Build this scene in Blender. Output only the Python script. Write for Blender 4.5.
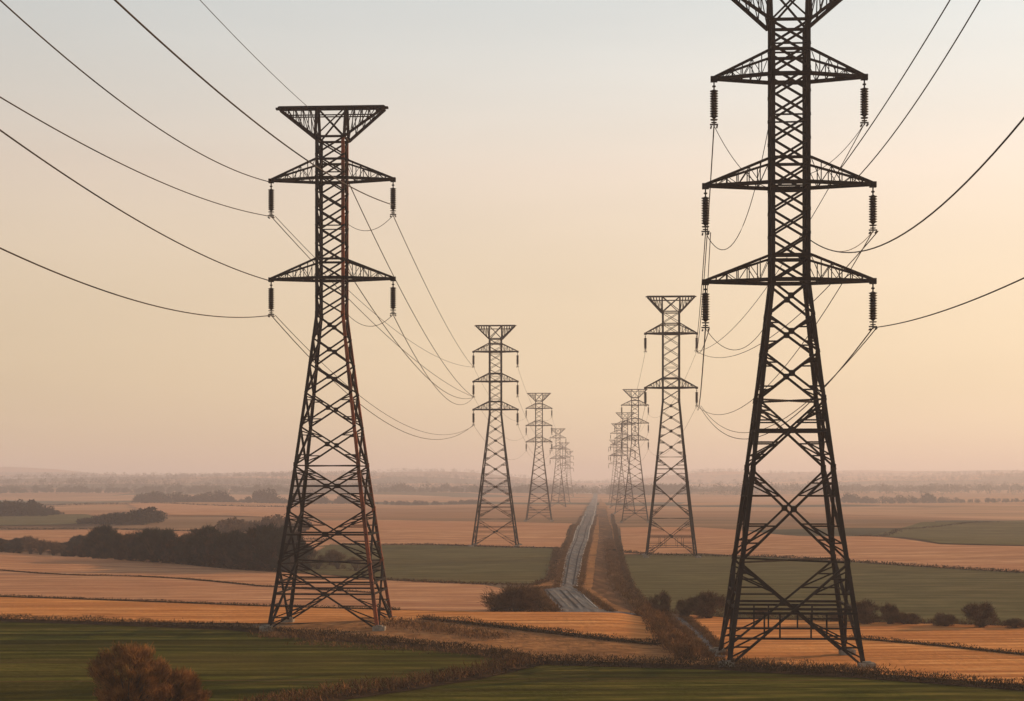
import bpy, bmesh, math, random
from mathutils import Vector, Matrix, noise
from mathutils.geometry import delaunay_2d_cdt

for o in list(bpy.data.objects): bpy.data.objects.remove(o)
S = bpy.context.scene
COL = S.collection
R = math.radians

# ------------------------------------------------------------ camera, sky, sun, exposure
FPX, CAMZ, HOR = 1700.0, 13.75, 486.0          # focal length in pixels, eye height, level line
cam = bpy.data.cameras.new('camera'); camo = bpy.data.objects.new('camera', cam); COL.objects.link(camo)
cam.sensor_width = 36; cam.lens = FPX/1024*36; cam.shift_y = (HOR-350.5)/1024
cam.clip_start = 0.5; cam.clip_end = 40000
camo.location = (0, 0, CAMZ); camo.rotation_euler = (R(90), 0, 0)
S.camera = camo

SUN_EL, SUN_AZ, SUN_STR = 13.5, 64.0, 5.0     # azimuth clockwise from +Y (view direction)
w = bpy.data.worlds.new('World'); S.world = w; w.use_nodes = True
nt = w.node_tree; nt.nodes.clear(); N = nt.nodes.new; L = nt.links.new
out = N('ShaderNodeOutputWorld'); bgn = N('ShaderNodeBackground'); bgv = N('ShaderNodeBackground'); mx = N('ShaderNodeMixShader')
sky = N('ShaderNodeTexSky'); sky.sky_type = 'NISHITA'; sky.sun_disc = False
sky.sun_elevation = R(SUN_EL); sky.sun_rotation = R(SUN_AZ); sky.dust_density = 4.0; sky.air_density = 1.5
L(sky.outputs[0], bgn.inputs[0]); bgn.inputs[1].default_value = 0.12
# evening veil: colour by height above the horizon (sine of the elevation) and towards the sun
tc = N('ShaderNodeTexCoord'); sep = N('ShaderNodeSeparateXYZ'); ramp = N('ShaderNodeValToRGB')
L(tc.outputs['Generated'], sep.inputs[0]); 
er = ramp.color_ramp; er.interpolation = 'B_SPLINE'
stops = [(0.0, (1.28,0.68,0.44)), (0.03, (1.55,0.78,0.51)), (0.08, (1.42,0.785,0.525)), (0.15, (1.05,0.805,0.61)),
         (0.22, (0.93,0.87,0.785)), (0.30, (0.76,0.83,0.85)), (0.5, (0.38,0.38,0.38)), (1.0, (0.13,0.135,0.15))]
er.elements[0].position = 0.0; er.elements[0].color = (*stops[0][1], 1)
er.elements[1].position = 1.0; er.elements[1].color = (*stops[-1][1], 1)
for p, c in stops[1:-1]:
    e = er.elements.new(p); e.color = (*c, 1)
L(sep.outputs['Z'], ramp.inputs[0])
m1 = N('ShaderNodeMapRange'); L(sep.outputs['X'], m1.inputs[0])
for i, v in enumerate((-0.32, 0.32, 0.75, 1.05)): m1.inputs[i+1].default_value = v
mul = N('ShaderNodeVectorMath'); mul.operation = 'SCALE'; L(ramp.outputs[0], mul.inputs[0]); 
cmp_ = N('ShaderNodeMapping'); cmp_.inputs['Scale'].default_value = (2.0, 2.0, 11.0); cmp_.inputs['Rotation'].default_value = (0.10, 0.12, 0); L(tc.outputs['Generated'], cmp_.inputs[0])
cn = N('ShaderNodeTexNoise'); cn.inputs['Scale'].default_value = 1.6; cn.inputs['Detail'].default_value = 5; L(cmp_.outputs[0], cn.inputs['Vector'])   # faint high veil
cr_ = N('ShaderNodeMapRange'); L(cn.outputs[0], cr_.inputs[0])
for i, v in enumerate((0.3, 0.7, 0.965, 1.035)): cr_.inputs[i+1].default_value = v
cm = N('ShaderNodeMath'); cm.operation = 'MULTIPLY'; L(m1.outputs[0], cm.inputs[0]); L(cr_.outputs[0], cm.inputs[1]); L(cm.outputs[0], mul.inputs['Scale'])
L(mul.outputs[0], bgv.inputs[0]); bgv.inputs[1].default_value = 1.0
mx.inputs[0].default_value = 0.85
L(bgn.outputs[0], mx.inputs[1]); L(bgv.outputs[0], mx.inputs[2]); L(mx.outputs[0], out.inputs[0])

sun = bpy.data.lights.new('sun', 'SUN'); suno = bpy.data.objects.new('sun', sun); COL.objects.link(suno)
sun.energy = SUN_STR; sun.angle = R(0.6); sun.color = (1.0, 0.60, 0.31)
sd = Vector((math.sin(R(SUN_AZ))*math.cos(R(SUN_EL)), math.cos(R(SUN_AZ))*math.cos(R(SUN_EL)), math.sin(R(SUN_EL))))
suno.rotation_euler = sd.to_track_quat('Z', 'Y').to_euler()
S.view_settings.view_transform = 'Standard'; S.view_settings.look = 'None'
S.view_settings.gamma = 1.0; S.view_settings.exposure = 0.10; S.view_settings.use_curve_mapping = False
S.cycles.volume_bounces = 2; S.cycles.max_bounces = 6; S.cycles.transparent_max_bounces = 8

# ------------------------------------------------------------ helpers
def link(o, parent=None):
    COL.objects.link(o)
    if parent: o.parent = parent
    return o
def tag(o, label, cat, group=None):
    o['label'] = label; o['category'] = cat
    if group: o['group'] = group
    return o
def empty(name, loc, rz=0):
    o = bpy.data.objects.new(name, None); o.location = loc; o.rotation_euler = (0, 0, rz); return link(o)
def copy_tree(o, parent=None):
    c = o.copy(); link(c, parent)
    for ch in list(o.children): copy_tree(ch, c)
    return c
class MB:
    def __init__(s): s.v = []; s.f = []
    def box(s, c, d):
        x, y, z = c; a, b, e = d[0]/2, d[1]/2, d[2]/2; n = len(s.v)
        s.v += [(x+i*a, y+j*b, z+k*e) for k in (-1,1) for j in (-1,1) for i in (-1,1)]
        s.f += [tuple(n+i for i in q) for q in ((0,2,3,1),(4,5,7,6),(0,1,5,4),(2,6,7,3),(0,4,6,2),(1,3,7,5))]
    def bar(s, p, q, w, h=None, up=None):
        p, q = Vector(p), Vector(q); d = (q-p)
        if d.length < 1e-5: return
        d.normalize(); h = h or w
        u = Vector(up) if up else (Vector((0,0,1)) if abs(d.z) < .9 else Vector((0,1,0)))
        a = d.cross(u).normalized(); b = d.cross(a).normalized(); n = len(s.v)
        for e in (p, q):
            for i, j in ((-1,-1),(1,-1),(1,1),(-1,1)): s.v.append(tuple(e + a*(i*w/2) + b*(j*h/2)))
        s.f += [(n,n+1,n+2,n+3),(n+7,n+6,n+5,n+4)] + [(n+i, n+4+i, n+4+(i+1)%4, n+(i+1)%4) for i in range(4)]
    def angle(s, p, q, ax, ay, w, t):
        # L-section steel: two plates meeting in a corner, ax/ay point inwards
        p, q = Vector(p), Vector(q); ax, ay = Vector(ax), Vector(ay); n = len(s.v)
        prof = [Vector((0,0,0)), ax*w, ax*w+ay*t, ax*t+ay*t, ax*t+ay*w, ay*w]
        for e in (p, q): s.v += [tuple(e+k) for k in prof]
        s.f += [tuple(n+i for i in range(6)), tuple(n+11-i for i in range(6))] + [(n+i, n+6+i, n+6+(i+1)%6, n+(i+1)%6) for i in range(6)]
    def tube(s, pts, rad, k=6):
        pts = [Vector(p) for p in pts]; n = len(s.v); m = len(pts)
        rr = rad if isinstance(rad, (list, tuple)) else [rad]*m
        for i, p in enumerate(pts):
            d = (pts[min(i+1, m-1)] - pts[max(i-1, 0)]).normalized()
            u = Vector((0,0,1)) if abs(d.z) < .9 else Vector((1,0,0))
            a = d.cross(u).normalized(); b = d.cross(a)
            for j in range(k):
                t = 2*math.pi*j/k; s.v.append(tuple(p + (a*math.cos(t)+b*math.sin(t))*rr[i]))
        for i in range(m-1):
            for j in range(k): s.f.append((n+i*k+j, n+i*k+(j+1)%k, n+(i+1)*k+(j+1)%k, n+(i+1)*k+j))
        s.f += [tuple(n+j for j in range(k))[::-1], tuple(n+(m-1)*k+j for j in range(k))]
    def lathe(s, prof, c, k=12):
        n = len(s.v); m = len(prof)
        for r, z in prof:
            for j in range(k):
                t = 2*math.pi*j/k; s.v.append((c[0]+r*math.cos(t), c[1]+r*math.sin(t), c[2]+z))
        for i in range(m-1):
            for j in range(k): s.f.append((n+i*k+j, n+i*k+(j+1)%k, n+(i+1)*k+(j+1)%k, n+(i+1)*k+j))
        s.f += [tuple(n+j for j in range(k))[::-1], tuple(n+(m-1)*k+j for j in range(k))]
    def mesh(s, name, mat, smooth=False):
        me = bpy.data.meshes.new(name); me.from_pydata(s.v, [], s.f)
        me.materials.append(mat); me.validate(); me.update()
        if smooth: me.polygons.foreach_set('use_smooth', [True]*len(me.polygons))
        return me
    def build(s, name, mat, parent=None, smooth=False):
        return link(bpy.data.objects.new(name, s.mesh(name, mat, smooth)), parent)

# ------------------------------------------------------------ materials
def mat(name, cols, scale=(1,1,1), nscale=1.0, detail=6, rough=0.9, bump=0.0, bscale=None, metallic=0, rows=None, mottle=None, spec=0.0, tram=None):
    """noise ramp between cols; rows=(period metres, angle deg, strength, colour) adds drill rows; mottle=(scale, colour, amount) adds big patches"""
    m = bpy.data.materials.new(name); m.use_nodes = True; t = m.node_tree; n = t.nodes; l = t.links.new
    b = n['Principled BSDF']; b.inputs['Roughness'].default_value = rough; b.inputs['Metallic'].default_value = metallic
    b.inputs['Specular IOR Level'].default_value = spec
    g = n.new('ShaderNodeNewGeometry'); mp = n.new('ShaderNodeMapping'); l(g.outputs['Position'], mp.inputs[0]); mp.inputs['Scale'].default_value = scale
    nz = n.new('ShaderNodeTexNoise'); nz.inputs['Scale'].default_value = nscale; nz.inputs['Detail'].default_value = detail; nz.inputs['Roughness'].default_value = .62
    l(mp.outputs[0], nz.inputs['Vector'])
    r = n.new('ShaderNodeValToRGB'); l(nz.outputs[0], r.inputs[0])
    k = len(cols)
    for i, c in enumerate(cols):
        p = .34 + .32*i/max(1, k-1)
        if i == 0: e = r.color_ramp.elements[0]; e.position = p
        elif i == k-1: e = r.color_ramp.elements[-1]; e.position = p
        else: e = r.color_ramp.elements.new(p)
        e.color = (*c, 1)
    col = r.outputs[0]
    if rows:
        per, ang, st, rc = rows
        mp2 = n.new('ShaderNodeMapping'); mp2.inputs['Rotation'].default_value = (0, 0, R(ang)); l(g.outputs['Position'], mp2.inputs[0])
        wv = n.new('ShaderNodeTexWave'); wv.bands_direction = 'Y'; wv.inputs['Scale'].default_value = 2*math.pi/(20*per)
        wv.inputs['Distortion'].default_value = 2.5; wv.inputs['Detail'].default_value = 3; wv.inputs['Detail Scale'].default_value = .25
        l(mp2.outputs[0], wv.inputs['Vector'])
        mp3 = n.new('ShaderNodeMapping'); mp3.inputs['Scale'].default_value = (.012, .28, 1); l(mp2.outputs[0], mp3.inputs[0])
        n3 = n.new('ShaderNodeTexNoise'); n3.inputs['Scale'].default_value = 1; n3.inputs['Detail'].default_value = 5; l(mp3.outputs[0], n3.inputs['Vector'])
        av = n.new('ShaderNodeMath'); av.operation = 'MULTIPLY'; l(wv.outputs['Fac'], av.inputs[0]); l(n3.outputs[0], av.inputs[1])
        ad = n.new('ShaderNodeMapRange'); l(av.outputs[0], ad.inputs[0])
        for i, v in enumerate((.12, .55, 0, st)): ad.inputs[i+1].default_value = v
        mx_ = n.new('ShaderNodeMixRGB'); l(ad.outputs[0], mx_.inputs[0]); l(col, mx_.inputs[1]); mx_.inputs[2].default_value = (*rc, 1)
        col = mx_.outputs[0]
        if tram:
            sy = n.new('ShaderNodeSeparateXYZ'); l(mp2.outputs[0], sy.inputs[0])
            wob = n.new('ShaderNodeMath'); wob.operation = 'MULTIPLY_ADD'; l(n3.outputs[0], wob.inputs[0]); wob.inputs[1].default_value = .8; l(sy.outputs['Y'], wob.inputs[2])
            for o_ in (0, 1.9):
                dv = n.new('ShaderNodeMath'); dv.operation = 'MULTIPLY_ADD'; l(wob.outputs[0], dv.inputs[0]); dv.inputs[1].default_value = 1/15; dv.inputs[2].default_value = o_/15
                fr = n.new('ShaderNodeMath'); fr.operation = 'FRACT'; l(dv.outputs[0], fr.inputs[0])
                lt = n.new('ShaderNodeMath'); lt.operation = 'LESS_THAN'; l(fr.outputs[0], lt.inputs[0]); lt.inputs[1].default_value = .036
                ls = n.new('ShaderNodeMath'); ls.operation = 'MULTIPLY'; l(lt.outputs[0], ls.inputs[0]); ls.inputs[1].default_value = .75
                mt = n.new('ShaderNodeMixRGB'); l(ls.outputs[0], mt.inputs[0]); l(col, mt.inputs[1]); mt.inputs[2].default_value = (*tram, 1); col = mt.outputs[0]
        n4 = n.new('ShaderNodeMapRange'); l(n3.outputs[0], n4.inputs[0])
        for i, v in enumerate((.42, .62, 0, st)): n4.inputs[i+1].default_value = v
        mx2 = n.new('ShaderNodeMixRGB'); l(n4.outputs[0], mx2.inputs[0]); l(col, mx2.inputs[1]); mx2.inputs[2].default_value = (*rc, 1)
        col = mx2.outputs[0]
    if mottle:
        sc, mc, am = mottle
        n5 = n.new('ShaderNodeTexNoise'); n5.inputs['Scale'].default_value = sc; n5.inputs['Detail'].default_value = 4; l(g.outputs['Position'], n5.inputs['Vector'])
        r5 = n.new('ShaderNodeMapRange'); l(n5.outputs[0], r5.inputs[0])
        for i, v in enumerate((.45, .65, 0, am)): r5.inputs[i+1].default_value = v
        m5 = n.new('ShaderNodeMixRGB'); l(r5.outputs[0], m5.inputs[0]); l(col, m5.inputs[1]); m5.inputs[2].default_value = (*mc, 1); col = m5.outputs[0]
    l(col, b.inputs['Base Color'])
    if bump:
        bz = n.new('ShaderNodeTexNoise'); bz.inputs['Scale'].default_value = bscale or nscale*3; bz.inputs['Detail'].default_value = 4
        l(g.outputs['Position'], bz.inputs['Vector'])
        bp = n.new('ShaderNodeBump'); bp.inputs['Strength'].default_value = 1; bp.inputs['Distance'].default_value = bump
        l(bz.outputs[0], bp.inputs['Height']); l(bp.outputs[0], b.inputs['Normal'])
    return m

M = {}
M['stubble'] = mat('stubble', [(.46,.19,.065),(.68,.31,.11),(.80,.42,.17)], (.3,1,1), .5, 9, bump=.12, bscale=1.5, rows=(2.6, -2, .6, (.38,.15,.055)), mottle=(.02, (.52,.23,.085), .5), tram=(.28,.12,.05))
M['stubble_pale'] = mat('stubble_pale', [(.38,.19,.10),(.56,.31,.17),(.70,.42,.25)], (.3,1,1), .4, 9, bump=.1, bscale=1.2, rows=(3.5, 5, .6, (.34,.165,.10)), mottle=(.012, (.46,.22,.125), .5), tram=(.26,.13,.075))
M['winter_wheat'] = mat('winter_wheat', [(.042,.050,.007),(.092,.094,.017),(.18,.15,.036)], (.25,1,1), .8, 8, bump=.10, bscale=1.8, rows=(3.2, -3, .85, (.032,.033,.006)), mottle=(.03, (.13,.095,.028), .5), tram=(.11,.065,.028))
M['pasture'] = mat('pasture', [(.092,.088,.044),(.13,.122,.062),(.18,.155,.08)], (.5,1,1), .25, 7, bump=.1, bscale=1.2, rows=(5, 3, .4, (.07,.062,.030)), mottle=(.015, (.13,.10,.045), .4))
M['rough_soil'] = mat('rough_soil', [(.11,.06,.036),(.20,.11,.062),(.32,.18,.095)], (1,.25,1), .8, 8, bump=.25, bscale=1.1, rows=(1.6, 84, .6, (.10,.06,.038)), mottle=(.08, (.10,.065,.04), .6))
M['verge_grass'] = mat('verge_grass', [(.20,.10,.045),(.33,.165,.072),(.44,.23,.10)], (1,1,1), .6, 8, bump=.25, bscale=1.6, mottle=(.1, (.13,.075,.04), .6))
M['asphalt'] = mat('asphalt', [(.06,.065,.07),(.13,.133,.136),(.27,.26,.25)], (1.9,.10,1), 1.0, 8, rough=.7, rows=(1.1, 84, .7, (.045,.048,.055)), mottle=(.35, (.20,.135,.09), .6), spec=.1)
M['worn_asphalt'] = mat('worn_asphalt', [(.05,.05,.052),(.085,.084,.085)], nscale=1.2)
M['pale_gravel'] = mat('pale_gravel', [(.18,.165,.15),(.30,.28,.25)], nscale=1.2)
M['paint_line'] = mat('paint_line', [(.45,.42,.38),(.7,.66,.6)], (1,1,1), 1.5)
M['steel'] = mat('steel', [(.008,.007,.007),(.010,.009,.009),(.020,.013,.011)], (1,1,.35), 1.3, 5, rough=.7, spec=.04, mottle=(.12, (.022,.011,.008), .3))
M['steel_red_lit'] = mat('steel_red_lit', [(.03,.014,.010),(.12,.032,.016),(.24,.06,.025)], (1,1,.35), 1.0, 5, rough=.75, spec=.15)  # reddish sunlight on the right-hand legs, painted into a rust-mottled colour
M['dark_soil'] = mat('dark_soil', [(.030,.020,.012),(.05,.033,.018),(.085,.05,.026)], nscale=.8, bump=.15)
M['insulator'] = mat('insulator', [(.010,.008,.008),(.018,.014,.013)], nscale=4, rough=.5, spec=.12)
M['galvanised'] = mat('galvanised', [(.06,.06,.06),(.12,.115,.11)], nscale=5, rough=.6, metallic=.3)
M['concrete'] = mat('concrete', [(.14,.12,.10),(.22,.20,.17),(.32,.29,.25)], nscale=2.5, bump=.02)
M['wire'] = mat('wire', [(.035,.030,.028),(.06,.05,.045)], nscale=.5, rough=.5, metallic=.5)
def leafmat(name, cols, sc=1.2):
    m = mat(name, cols, nscale=sc, detail=4, rough=.95, spec=0)
    return m
M['dark_twigs'] = leafmat('dark_twigs', [(.022,.016,.010),(.045,.030,.018),(.085,.052,.028)])
M['orange_twigs'] = leafmat('orange_twigs', [(.08,.046,.020),(.19,.095,.036),(.40,.19,.065)], .9)
M['hedge_twigs'] = leafmat('hedge_twigs', [(.060,.034,.016),(.135,.070,.031),(.27,.13,.052)], .8)
M['brown_twigs'] = leafmat('brown_twigs', [(.05,.032,.018),(.10,.06,.033),(.17,.10,.052)])
M['evergreen'] = leafmat('evergreen', [(.012,.015,.012),(.024,.027,.020),(.045,.040,.028)], .5)
M['bark'] = mat('bark', [(.05,.035,.025),(.09,.065,.045)], nscale=3)
M['dry_grass'] = leafmat('dry_grass', [(.075,.042,.020),(.14,.076,.036),(.23,.125,.06)], .7)
M['dark_grass'] = leafmat('dark_grass', [(.020,.015,.008),(.042,.030,.015),(.085,.05,.024)], .6)

# far patchwork of fields, for the ground sheet itself
def ground_mat():
    m = bpy.data.materials.new('farmland'); m.use_nodes = True; t = m.node_tree; n = t.nodes; l = t.links.new
    b = n['Principled BSDF']; b.inputs['Roughness'].default_value = .95; b.inputs['Specular IOR Level'].default_value = 0
    g = n.new('ShaderNodeNewGeometry'); mp = n.new('ShaderNodeMapping'); mp.inputs['Rotation'].default_value = (0,0,R(7)); mp.inputs['Scale'].default_value = (1/420, 1/260, 1)
    l(g.outputs['Position'], mp.inputs[0])
    v = n.new('ShaderNodeTexVoronoi'); v.voronoi_dimensions = '2D'; v.distance = 'CHEBYCHEV'; v.inputs['Scale'].default_value = 1; v.inputs['Randomness'].default_value = .8
    l(mp.outputs[0], v.inputs['Vector'])
    sp = n.new('ShaderNodeSeparateColor'); l(v.outputs['Color'], sp.inputs[0])
    r = n.new('ShaderNodeValToRGB'); r.color_ramp.interpolation = 'CONSTANT'; l(sp.outputs[0], r.inputs[0])
    cs = [(.40,.22,.12),(.17,.12,.08),(.42,.25,.15),(.08,.08,.055),(.33,.18,.10),(.11,.095,.065),(.24,.15,.09)]
    r.color_ramp.elements[0].color = (*cs[0],1); r.color_ramp.elements[1].position = 6/7; r.color_ramp.elements[1].color = (*cs[-1],1)
    for i in range(1, 6): e = r.color_ramp.elements.new(i/7); e.color = (*cs[i],1)
    mp3 = n.new('ShaderNodeMapping'); mp3.inputs['Scale'].default_value = (.004, .04, 1); l(g.outputs['Position'], mp3.inputs[0])
    n3 = n.new('ShaderNodeTexNoise'); n3.inputs['Scale'].default_value = 1; n3.inputs['Detail'].default_value = 7; l(mp3.outputs[0], n3.inputs['Vector'])
    mr = n.new('ShaderNodeMapRange'); l(n3.outputs[0], mr.inputs[0])
    for i, q in enumerate((.3, .7, .7, 1.25)): mr.inputs[i+1].default_value = q
    sc = n.new('ShaderNodeVectorMath'); sc.operation = 'SCALE'; l(r.outputs[0], sc.inputs[0]); l(mr.outputs[0], sc.inputs['Scale'])
    l(sc.outputs[0], b.inputs['Base Color'])
    return m
M['farmland'] = ground_mat()

# ------------------------------------------------------------ terrain
def sst(a, b, x):
    t = max(0, min(1, (x-a)/(b-a))); return t*t*(3-2*t)
def hgt(x, y, base=False):
    d = math.hypot(x, y)
    z = .22*noise.noise(Vector((x/38, y/45, 3.1)))*sst(60, 130, d)
    und = 2.6*noise.noise(Vector((x/150, y/120, 9)))*sst(165, 380, d) + .7*noise.noise(Vector((x/55, y/50, 2)))*sst(165, 300, d)
    for bx, by in ((-3.7,384),(30.4,326),(10.5,664),(46,639),(0,230)): und *= 1-math.exp(-((x-bx)**2+(y-by)**2)/(2*30**2))
    z += und
    if base: return z
    # raised bank under the bright stubble field in front of the road
    xl, xr = (390-512)/1700*172, (668-512)/1700*172
    k = sst(xl-12, xl+6, x)*(1-sst(xr-6, xr+1, x))
    z += .85*k*sst(148, 172, y)*(1-sst(173.5, 178, y))
    # far hills
    if d > 1500:
        az = math.atan2(x, y)
        gap = 1 - .55*math.exp(-((az-.05)/.05)**2)
        n1 = noise.noise(Vector((x/900, y/700, 1))); n2 = noise.noise(Vector((x/400, y/350, 5)))
        z += gap*(sst(1600, 2400, d)*(9+14*n1+5*n2) + sst(2700, 3500, d)*(17+18*n1+5*n2) + sst(4000, 5200, d)*(19+24*noise.noise(Vector((x/1300, y/2500, 7)))))
    return z
def G(px, py, dz=0):
    """ground point seen at photo pixel (px, py) on the level plain"""
    D = FPX*CAMZ/(py-HOR); x = (px-512)/FPX*D
    if py > 506:
        for _ in range(6): D += .7*(FPX*(CAMZ-hgt((px-512)/FPX*D, D, True))/(py-HOR)-D)
        x = (px-512)/FPX*D
    return Vector((x, D, hgt(x, D)+dz))

v, f = [], []
us = [math.tan(R(a))*1.0 for a in [i*0.55 for i in range(-110, 111)]]
rows = []; D = 40.0
while D < 9000: rows.append(D); D *= 1.022
for D in rows:
    for u in us: v.append((u*D, D, hgt(u*D, D)))
n_ = len(us)
for i in range(len(rows)-1):
    for j in range(n_-1): f.append((i*n_+j, i*n_+j+1, (i+1)*n_+j+1, (i+1)*n_+j))
k0 = len(v)   # the near part, to the camera's sides and behind it
v += [(-900,-700,0),(900,-700,0)]
f += [(k0, k0+1, n_-1)+tuple(range(n_-2, -1, -1))]
me = bpy.data.meshes.new('ground'); me.from_pydata(v, [], f); me.materials.append(M['farmland'])
me.polygons.foreach_set('use_smooth', [True]*len(me.polygons)); me.update()
me_ground = me; gr = link(bpy.data.objects.new('ground', me)); gr['kind'] = 'structure'

def sheet(name, pix, material, dz, dens=1.0, world=False):
    """a field: outline (photo pixels turned into ground points) filled with a draped mesh"""
    pts = [Vector(p[:2]) if world else G(*p).to_2d() for p in pix]
    ol = []
    for a, b in zip(pts, pts[1:]+pts[:1]):
        st = max(1.5, .02*min(a.y, b.y)); k = max(1, min(200, int((b-a).length/st)))
        ol += [a.lerp(b, i/k) for i in range(k)]
    # soften: slight irregular edge
    ol = [p + Vector((noise.noise(Vector((p.x/6, p.y/6, 2)))*.25, noise.noise(Vector((p.x/6, p.y/6, 8)))*.25)) for p in ol]
    y0, y1 = min(p.y for p in ol), max(p.y for p in ol)
    def xs_at(y):
        r = []
        for a, b in zip(ol, ol[1:]+ol[:1]):
            if (a.y > y) != (b.y > y): r.append(a.x+(y-a.y)/(b.y-a.y)*(b.x-a.x))
        return sorted(r)
    pin = []; y = y0
    while y < y1:
        st = .018*y/dens; xs = xs_at(y)
        for q in range(0, len(xs)-1, 2):
            x = xs[q]+st*.6
            while x < xs[q+1]-st*.6: pin.append(Vector((x, y))); x += st
        y += st
    m = len(ol)
    vs, es, fs, *_ = delaunay_2d_cdt(ol+pin, [(i, (i+1) % m) for i in range(m)], [], 1, 1e-4)
    # dz grows a little with distance so that far sheets stay clear of the ground mesh
    me = bpy.data.meshes.new(name)
    me.from_pydata([(p.x, p.y, hgt(p.x, p.y)+dz+.0003*p.y) for p in vs], [], [tuple(q) for q in fs])
    me.materials.append(material); me.update()
    if me.polygons and me.polygons[0].normal.z < 0: me.flip_normals()
    me.polygons.foreach_set('use_smooth', [True]*len(me.polygons))
    o = link(bpy.data.objects.new(name, me)); o['kind'] = 'structure'; return o

sheet('verge', [(600,500),(606,505),(613,530),(621,560),(634,588),(664,612),(700,640),(728,664),(700,668),(640,666),(530,664),(420,648),(330,640),(240,630),(330,624),(440,627),(560,634),(650,640),(640,620),(612,616),(600,612),(585,592),(576,588),(584,560),(590,540),(597,515)], M['verge_grass'], .03)
sheet('verge', [(586,512),(594,500),(590,512),(575,535),(566,560),(561,588),(540,592),(556,614),(470,612),(500,590),(540,585),(550,580),(553,565),(556,549),(570,530)], M['verge_grass'], .03)
sheet('stubble_field', [(-400,537),(0,553),(100,558),(190,566),(280,573),(385,581),(480,585),(505,590),(500,613),(385,610),(260,606),(0,597),(-400,580)], M['stubble_pale'], .05)
sheet('stubble_field', [(-400,580),(0,598),(130,602),(260,607),(400,611),(560,614),(606,615),(640,616),(652,625),(664,638),(668,645),(560,637),(440,629),(330,625),(120,623),(0,620),(-400,605)], M['stubble'], .06)
sheet('green_field', [(-500,603),(0,621),(120,625),(240,630),(330,639),(420,647),(500,656),(526,663),(470,676),(400,690),(300,705),(200,740),(60,900),(-700,900)], M['winter_wheat'], .07)
sheet('green_field', [(200,741),(300,706),(400,691),(470,677.5),(528,664.5),(560,667),(720,671),(860,679),(1024,691),(1350,711),(1700,900),(100,900)], M['winter_wheat'], .07)
sheet('green_field', [(300,544),(380,546),(470,547),(555,549),(553,565),(550,580),(540,585),(480,584),(385,580),(280,572)], M['pasture'], .06)
sheet('green_field', [(624,556),(700,555),(760,558),(1024,574),(1400,594),(1400,640),(1024,626),(860,622),(730,618),(668,613),(645,602),(634,588),(628,575)], M['pasture'], .06)
sheet('stubble_field', [(682,615),(730,619),(860,623),(1024,627),(1400,642),(1400,708),(1024,686),(860,674),(728,664),(712,642)], M['stubble'], .06)
sheet('green_field', [(860,537),(900,529),(960,524),(1024,521),(1400,515),(1400,555),(1024,546),(940,544)], M['pasture'], .08)
sheet('stubble_field', [(-400,528),(0,531),(90,530),(230,535),(330,540),(330,546),(280,570),(190,562),(100,555),(0,550),(-400,535)], M['stubble_pale'], .06)
sheet('stubble_field', [(620,528),(700,528),(860,538),(940,545),(1024,547),(1400,556),(1400,592),(1024,573),(760,557),(700,554),(624,555)], M['stubble_pale'], .06)
sheet('stubble_field', [(300,520),(470,522),(572,524),(560,548),(470,546),(300,543)], M['stubble_pale'], .06)
sheet('green_field', [(-200,514),(60,515),(100,519),(150,522),(150,525),(70,525),(-200,523)], M['pasture'], .12)
sheet('stubble_field', [(120,505),(300,508),(300,519),(230,518),(150,516),(148,510)], M['stubble_pale'], .10)
sheet('dirt_track', [(598,508),(606,508),(612,530),(618,560),(626,588),(650,612),(640,616),(612,604),(592,590),(596,560),(599,530)], M['rough_soil'], .05)

# road: straight away from us, a worn apron, then a bend to the right behind the bank
sheet('road', [(596,494),(598,494),(596,515),(589,540),(583,560),(578,588),(559,588),(564,560),(572,540),(584,515)], M['asphalt'], .09)
P = lambda px, D: ((px-512)/FPX*D, D)
sheet('road', [P(538,221), P(541,225.5), P(549,228), P(560,230), P(579,230), P(584,223), P(588,209), P(594,197), P(600,188), P(640,181), P(684,176.5), P(700,161), P(714,150), P(726,136.5), P(711,136.5), P(700,148), P(690,158), P(668,172.5), P(600,176.5), P(559,181), P(552,189), P(547,200), P(541,213)], M['asphalt'], .09, 2, world=True)
def stripe(name, pix, wid, dz, material):
    pts = [G(*p) if not isinstance(p, Vector) else p for p in pix]; pl = []
    for a, b in zip(pts, pts[1:]):
        k = max(2, int((b-a).length/2)); pl += [a.lerp(b, i/k) for i in range(k)]
    pl.append(pts[-1]); vs = []; fs = []
    for i, p in enumerate(pl):
        d = (pl[min(i+1, len(pl)-1)]-pl[max(i-1, 0)]).to_2d().normalized(); nn = Vector((-d.y, d.x))
        for s in (-1, 1):
            q = p.to_2d()+nn*s*wid/2; vs.append((q.x, q.y, hgt(q.x, q.y)+dz+.0003*q.y))
        if i: fs.append((2*i-2, 2*i-1, 2*i+1, 2*i))
    me = bpy.data.meshes.new(name); me.from_pydata(vs, [], fs); me.materials.append(material); me.update()
    if me.polygons[0].normal.z < 0: me.flip_normals()
    o = link(bpy.data.objects.new(name, me)); o['kind'] = 'structure'; return o
stripe('road_marking', [(597,500),(594.5,515),(588,540),(582,560),(577,587)], .22, .11, M['paint_line'])
stripe('road_marking', [(585.5,515),(573.5,540),(565.5,560),(560.5,587)], .14, .11, M['paint_line'])
stripe('kerb', [(560,588.8),(569,588.4),(580,588.8)], .45, .12, M['concrete'])
for q in (.16, .34, .5, .66, .86):                                  # ruts dragged along the road and round the bend
    stripe('tyre_track', [(540+40*q, 591.2), (548+42*q, 600+q), (555+45*q, 609)], .16+.12*(q < .6), .125, M['pale_gravel' if q in (.34, .86) else 'worn_asphalt'])
for q in (.28, .7):
    stripe('tyre_track', [(584+12*q,515),(572+17*q,540),(564+19*q,560),(559+20*q,586)], .24, .125, M['worn_asphalt'])
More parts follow.
